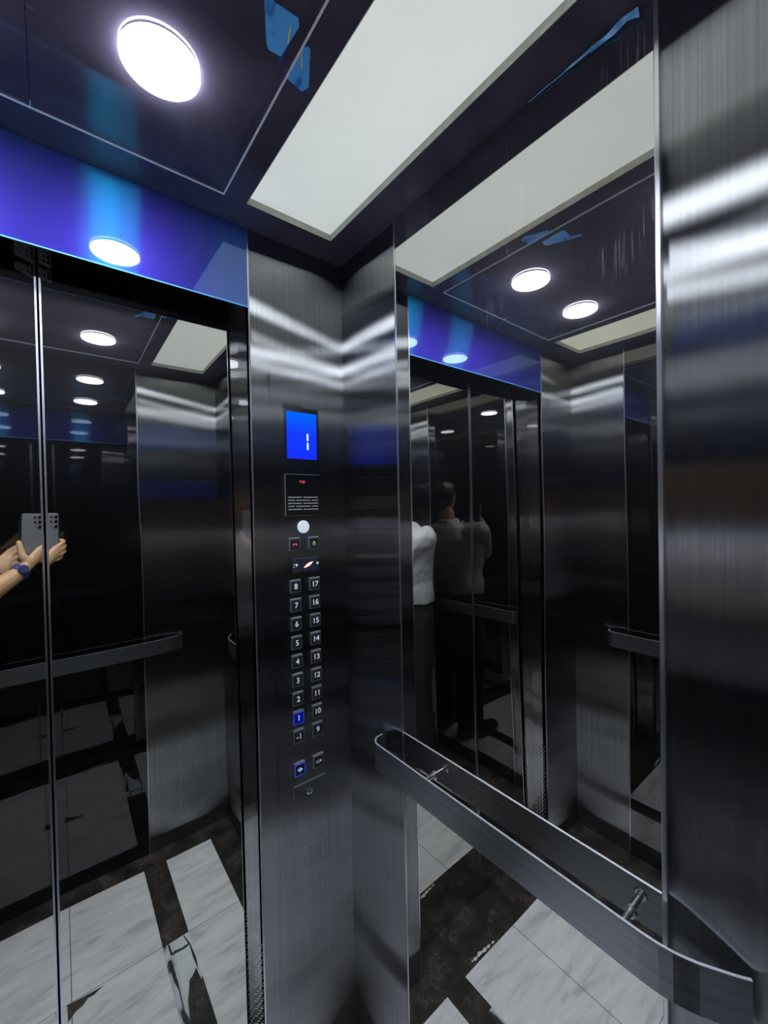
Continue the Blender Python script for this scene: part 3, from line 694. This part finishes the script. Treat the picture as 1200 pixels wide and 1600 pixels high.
# head, tipped a little towards the phone
HC = V((-0.445, 0.115, 1.640))
add_chain(bm, [(PX_+0.0, PY_-0.01, 1.44), (PX_+0.012, PY_-0.035, 1.53)], [0.056, 0.054])
hrot = Matrix.Rotation(math.radians(-18), 3, 'Z')
def HP(x, y, z): return HC + hrot @ V((x, y, z))
add_ball(bm, HP(-0.012, 0, 0.018), 1, 0.094, 0.076, 0.092, hrot, 24)
add_ball(bm, HP(0.018, 0, -0.035), 1, 0.066, 0.062, 0.075, hrot, 24)
add_ball(bm, HP(0.052, 0, -0.092), 0.024)                                  # chin
add_chain(bm, [HP(0.080, 0, 0.010), HP(0.104, 0, -0.030)], [0.010, 0.015])   # nose
add_ball(bm, HP(0.086, 0, -0.060), 1, 0.010, 0.024, 0.008, hrot)           # lips
for s in (-1, 1):
    add_ball(bm, HP(0.070, s*0.030, 0.020), 1, 0.014, 0.024, 0.008, hrot)   # brow
    add_ball(bm, HP(0.062, s*0.036, -0.022), 1, 0.018, 0.018, 0.018, hrot)  # cheek
    add_ball(bm, HP(-0.006, s*0.078, -0.005), 1, 0.018, 0.008, 0.032, hrot) # ear
# legs
for s in (-1, 1):
    add_chain(bm, [(PX_, PY_+s*0.085, 0.93), (PX_+0.02, PY_+s*0.095, 0.50), (PX_-0.005, PY_+s*0.10, 0.09)], [0.085, 0.056, 0.040])
    add_chain(bm, [(PX_-0.02, PY_+s*0.10, 0.055), (PX_+0.15, PY_+s*0.115, 0.035)], [0.038, 0.028])
# left arm (carries the phone) and right arm
LS, LE, LW = V((PX_+0.01, PY_+0.185, 1.395)), V((-0.262, 0.225, 1.235)), V((-0.062, 0.068, 1.372))
RS, RE, RW = V((PX_+0.02, PY_-0.165, 1.395)), V((-0.345, 0.018, 1.175)), V((-0.150, 0.012, 1.375))
add_chain(bm, [LS, LE], [0.052, 0.040]); add_chain(bm, [LE, LE.lerp(LW, 0.35), LW], [0.040, 0.041, 0.0265])
add_chain(bm, [RS, RE], [0.052, 0.040]); add_chain(bm, [RE, RE.lerp(RW, 0.35), RW], [0.040, 0.041, 0.0255])
def hand(bm, wrist, palm, fingers, thumb):
    pw = [V(p) for p in palm]
    for p in pw[:4]: add_cap(bm, wrist, 0.021, p, 0.0125, 12)
    for i in range(len(pw)-1): add_cap(bm, pw[i], 0.0125, pw[i+1], 0.012, 12)
    add_cap(bm, wrist, 0.021, (pw[0]+pw[-1])/2, 0.015, 12)
    for f, r in fingers: add_chain(bm, [V(q) for q in f], r, 12)
    add_chain(bm, [V(q) for q in thumb], [0.017, 0.0135, 0.0112, 0.0092], 12)
K = [L(-0.012, -0.128, 0.012), L(-0.016, -0.144, 0.015), L(-0.024, -0.160, 0.016), L(-0.034, -0.174, 0.014)]
hand(bm, LW, K, [
    ([K[0], L(0.008, -0.114, 0.0135), L(0.0245, -0.103, 0.006), L(0.0245, -0.098, -0.010)], [0.0115, 0.0095, 0.0088, 0.0078]),
    ([K[1], L(0.010, -0.132, 0.0155), L(0.0270, -0.122, 0.007), L(0.0260, -0.117, -0.012)], [0.0115, 0.0098, 0.0090, 0.0078]),
    ([K[2], L(0.006, -0.152, 0.0165), L(0.0260, -0.143, 0.008), L(0.0260, -0.137, -0.008)], [0.0112, 0.0094, 0.0086, 0.0075]),
    ([K[3], L(-0.006, -0.172, 0.015), L(0.014, -0.166, 0.008), L(0.022, -0.160, -0.006)], [0.0105, 0.0084, 0.0076, 0.0068])],
    [L(-0.060, -0.176, 0.018), L(-0.072, -0.150, 0.006), L(-0.0735, -0.122, -0.004), L(-0.0740, -0.098, -0.010)])
K2 = [V((-0.098, 0.004, 1.420)), V((-0.098, 0.010, 1.403)), V((-0.102, 0.014, 1.386)), V((-0.108, 0.016, 1.370))]
hand(bm, RW, K2, [
    ([K2[0], (-0.078, -0.006, 1.440), (-0.062, -0.006, 1.446), (-0.052, 0.004, 1.446)], [0.0112, 0.0092, 0.0084, 0.0076]),
    ([K2[1], (-0.074, 0.002, 1.420), (-0.056, 0.006, 1.422), (-0.046, 0.012, 1.424)], [0.0112, 0.0092, 0.0086, 0.0076]),
    ([K2[2], (-0.078, 0.010, 1.400), (-0.062, 0.014, 1.398), (-0.050, 0.018, 1.400)], [0.0108, 0.0090, 0.0082, 0.0074]),
    ([K2[3], (-0.086, 0.014, 1.380), (-0.072, 0.018, 1.376), (-0.062, 0.020, 1.378)], [0.0100, 0.0080, 0.0074, 0.0066])],
    [(-0.128, -0.004, 1.400), (-0.112, -0.018, 1.425), (-0.094, -0.022, 1.446), (-0.076, -0.020, 1.460)])
per = thing('person', 'dark-haired person in white shirt and dark trousers holding a phone, seen only in mirrors', 'person', (PX_, PY_, 0))
body = fused('body', bm, skin, per, 0.0034, 2)
# shirt
bm = bmesh.new()
add_loft(bm, [(PX_, PY_, 0.990, 0.135, 0.185), (PX_, PY_, 1.02, 0.132, 0.182), (PX_, PY_, 1.12, 0.122, 0.172), (PX_, PY_, 1.25, 0.128, 0.186), (PX_, PY_, 1.36, 0.122, 0.205), (PX_, PY_-0.005, 1.425, 0.092, 0.160), (PX_, PY_-0.008, 1.465, 0.068, 0.085), (PX_+0.004, PY_-0.014, 1.495, 0.064, 0.066)])
add_chain(bm, [LS, LS.lerp(LE, 0.92)], [0.070, 0.062]); add_chain(bm, [RS, RS.lerp(RE, 0.92)], [0.070, 0.062])
white = plain('white_shirt_cotton', (0.50, 0.51, 0.56), 0.85)
fused('shirt', bm, white, per, 0.007, 3, 0.022, 0.075)
# trousers and shoes
bm = bmesh.new()
add_loft(bm, [(PX_, PY_, 0.84, 0.115, 0.165), (PX_, PY_, 0.92, 0.122, 0.172), (PX_, PY_, 1.02, 0.110, 0.158)])
for s in (-1, 1): add_chain(bm, [(PX_, PY_+s*0.085, 0.90), (PX_+0.02, PY_+s*0.095, 0.50), (PX_-0.003, PY_+s*0.10, 0.115)], [0.100, 0.076, 0.066])
fused('trousers', bm, plain('black_trousers', (0.012, 0.012, 0.016), 0.8), per, 0.008, 2, 0.012, 0.08)
for s in (-1, 1):
    bm = bmesh.new(); add_chain(bm, [(PX_-0.035, PY_+s*0.10, 0.052), (PX_+0.06, PY_+s*0.108, 0.046), (PX_+0.17, PY_+s*0.118, 0.040)], [0.048, 0.046, 0.037])
    for v in bm.verts: v.co.z = max(v.co.z, 0.002)
    fused('shoe', bm, plain('black_leather', (0.01, 0.01, 0.012), 0.3), per, 0.006, 2)
# short dark hair
bm = bmesh.new()
add_ball(bm, HP(-0.022, 0, 0.032), 1, 0.096, 0.083, 0.088, hrot, 28)
add_ball(bm, HP(-0.055, 0, -0.020), 1, 0.052, 0.070, 0.060, hrot, 20)
add_ball(bm, HP(0.035, 0, 0.085), 1, 0.050, 0.058, 0.026, hrot, 20)
fused('hair', bm, plain('black_hair', (0.006, 0.005, 0.005), 0.45, noise=0.5, nscale=200), per, 0.004, 1, 0.006, 0.02)
# eyes
for s in (-1, 1):
    obj('eye', lathe(HP(0.070, s*0.030, 0.006), hrot @ V((1, 0, 0)), [(0, 0.010), (0.006, 0.008), (0.009, 0.004)], 16), plain('eye', (0.03, 0.02, 0.015), 0.1), per, True)
# wrist watch
ax_ = (LE-LW).normalized(); wc = LW + ax_*0.006
wt = obj('wristwatch', lathe(wc-ax_*0.011, ax_, [(0, 0.0275), (0, 0.0305), (0.022, 0.0315), (0.022, 0.0285)], 36), plain('blue_watch_strap', (0.012, 0.035, 0.16), 0.45), per, False)
wt['label'] = 'dark blue wristwatch strap'
side = (ax_.cross(V((0, 0, 1)))).normalized(); outw = (V((0.25, 1, 0.35)) - ax_*ax_.dot(V((0.25, 1, 0.35)))).normalized()
obj('watch_case', lathe(wc+outw*0.030, outw, [(0, 0.017), (0.006, 0.017), (0.008, 0.015)], 30), plain('watch_case', (0.03, 0.05, 0.16), 0.25, 0.5), wt)
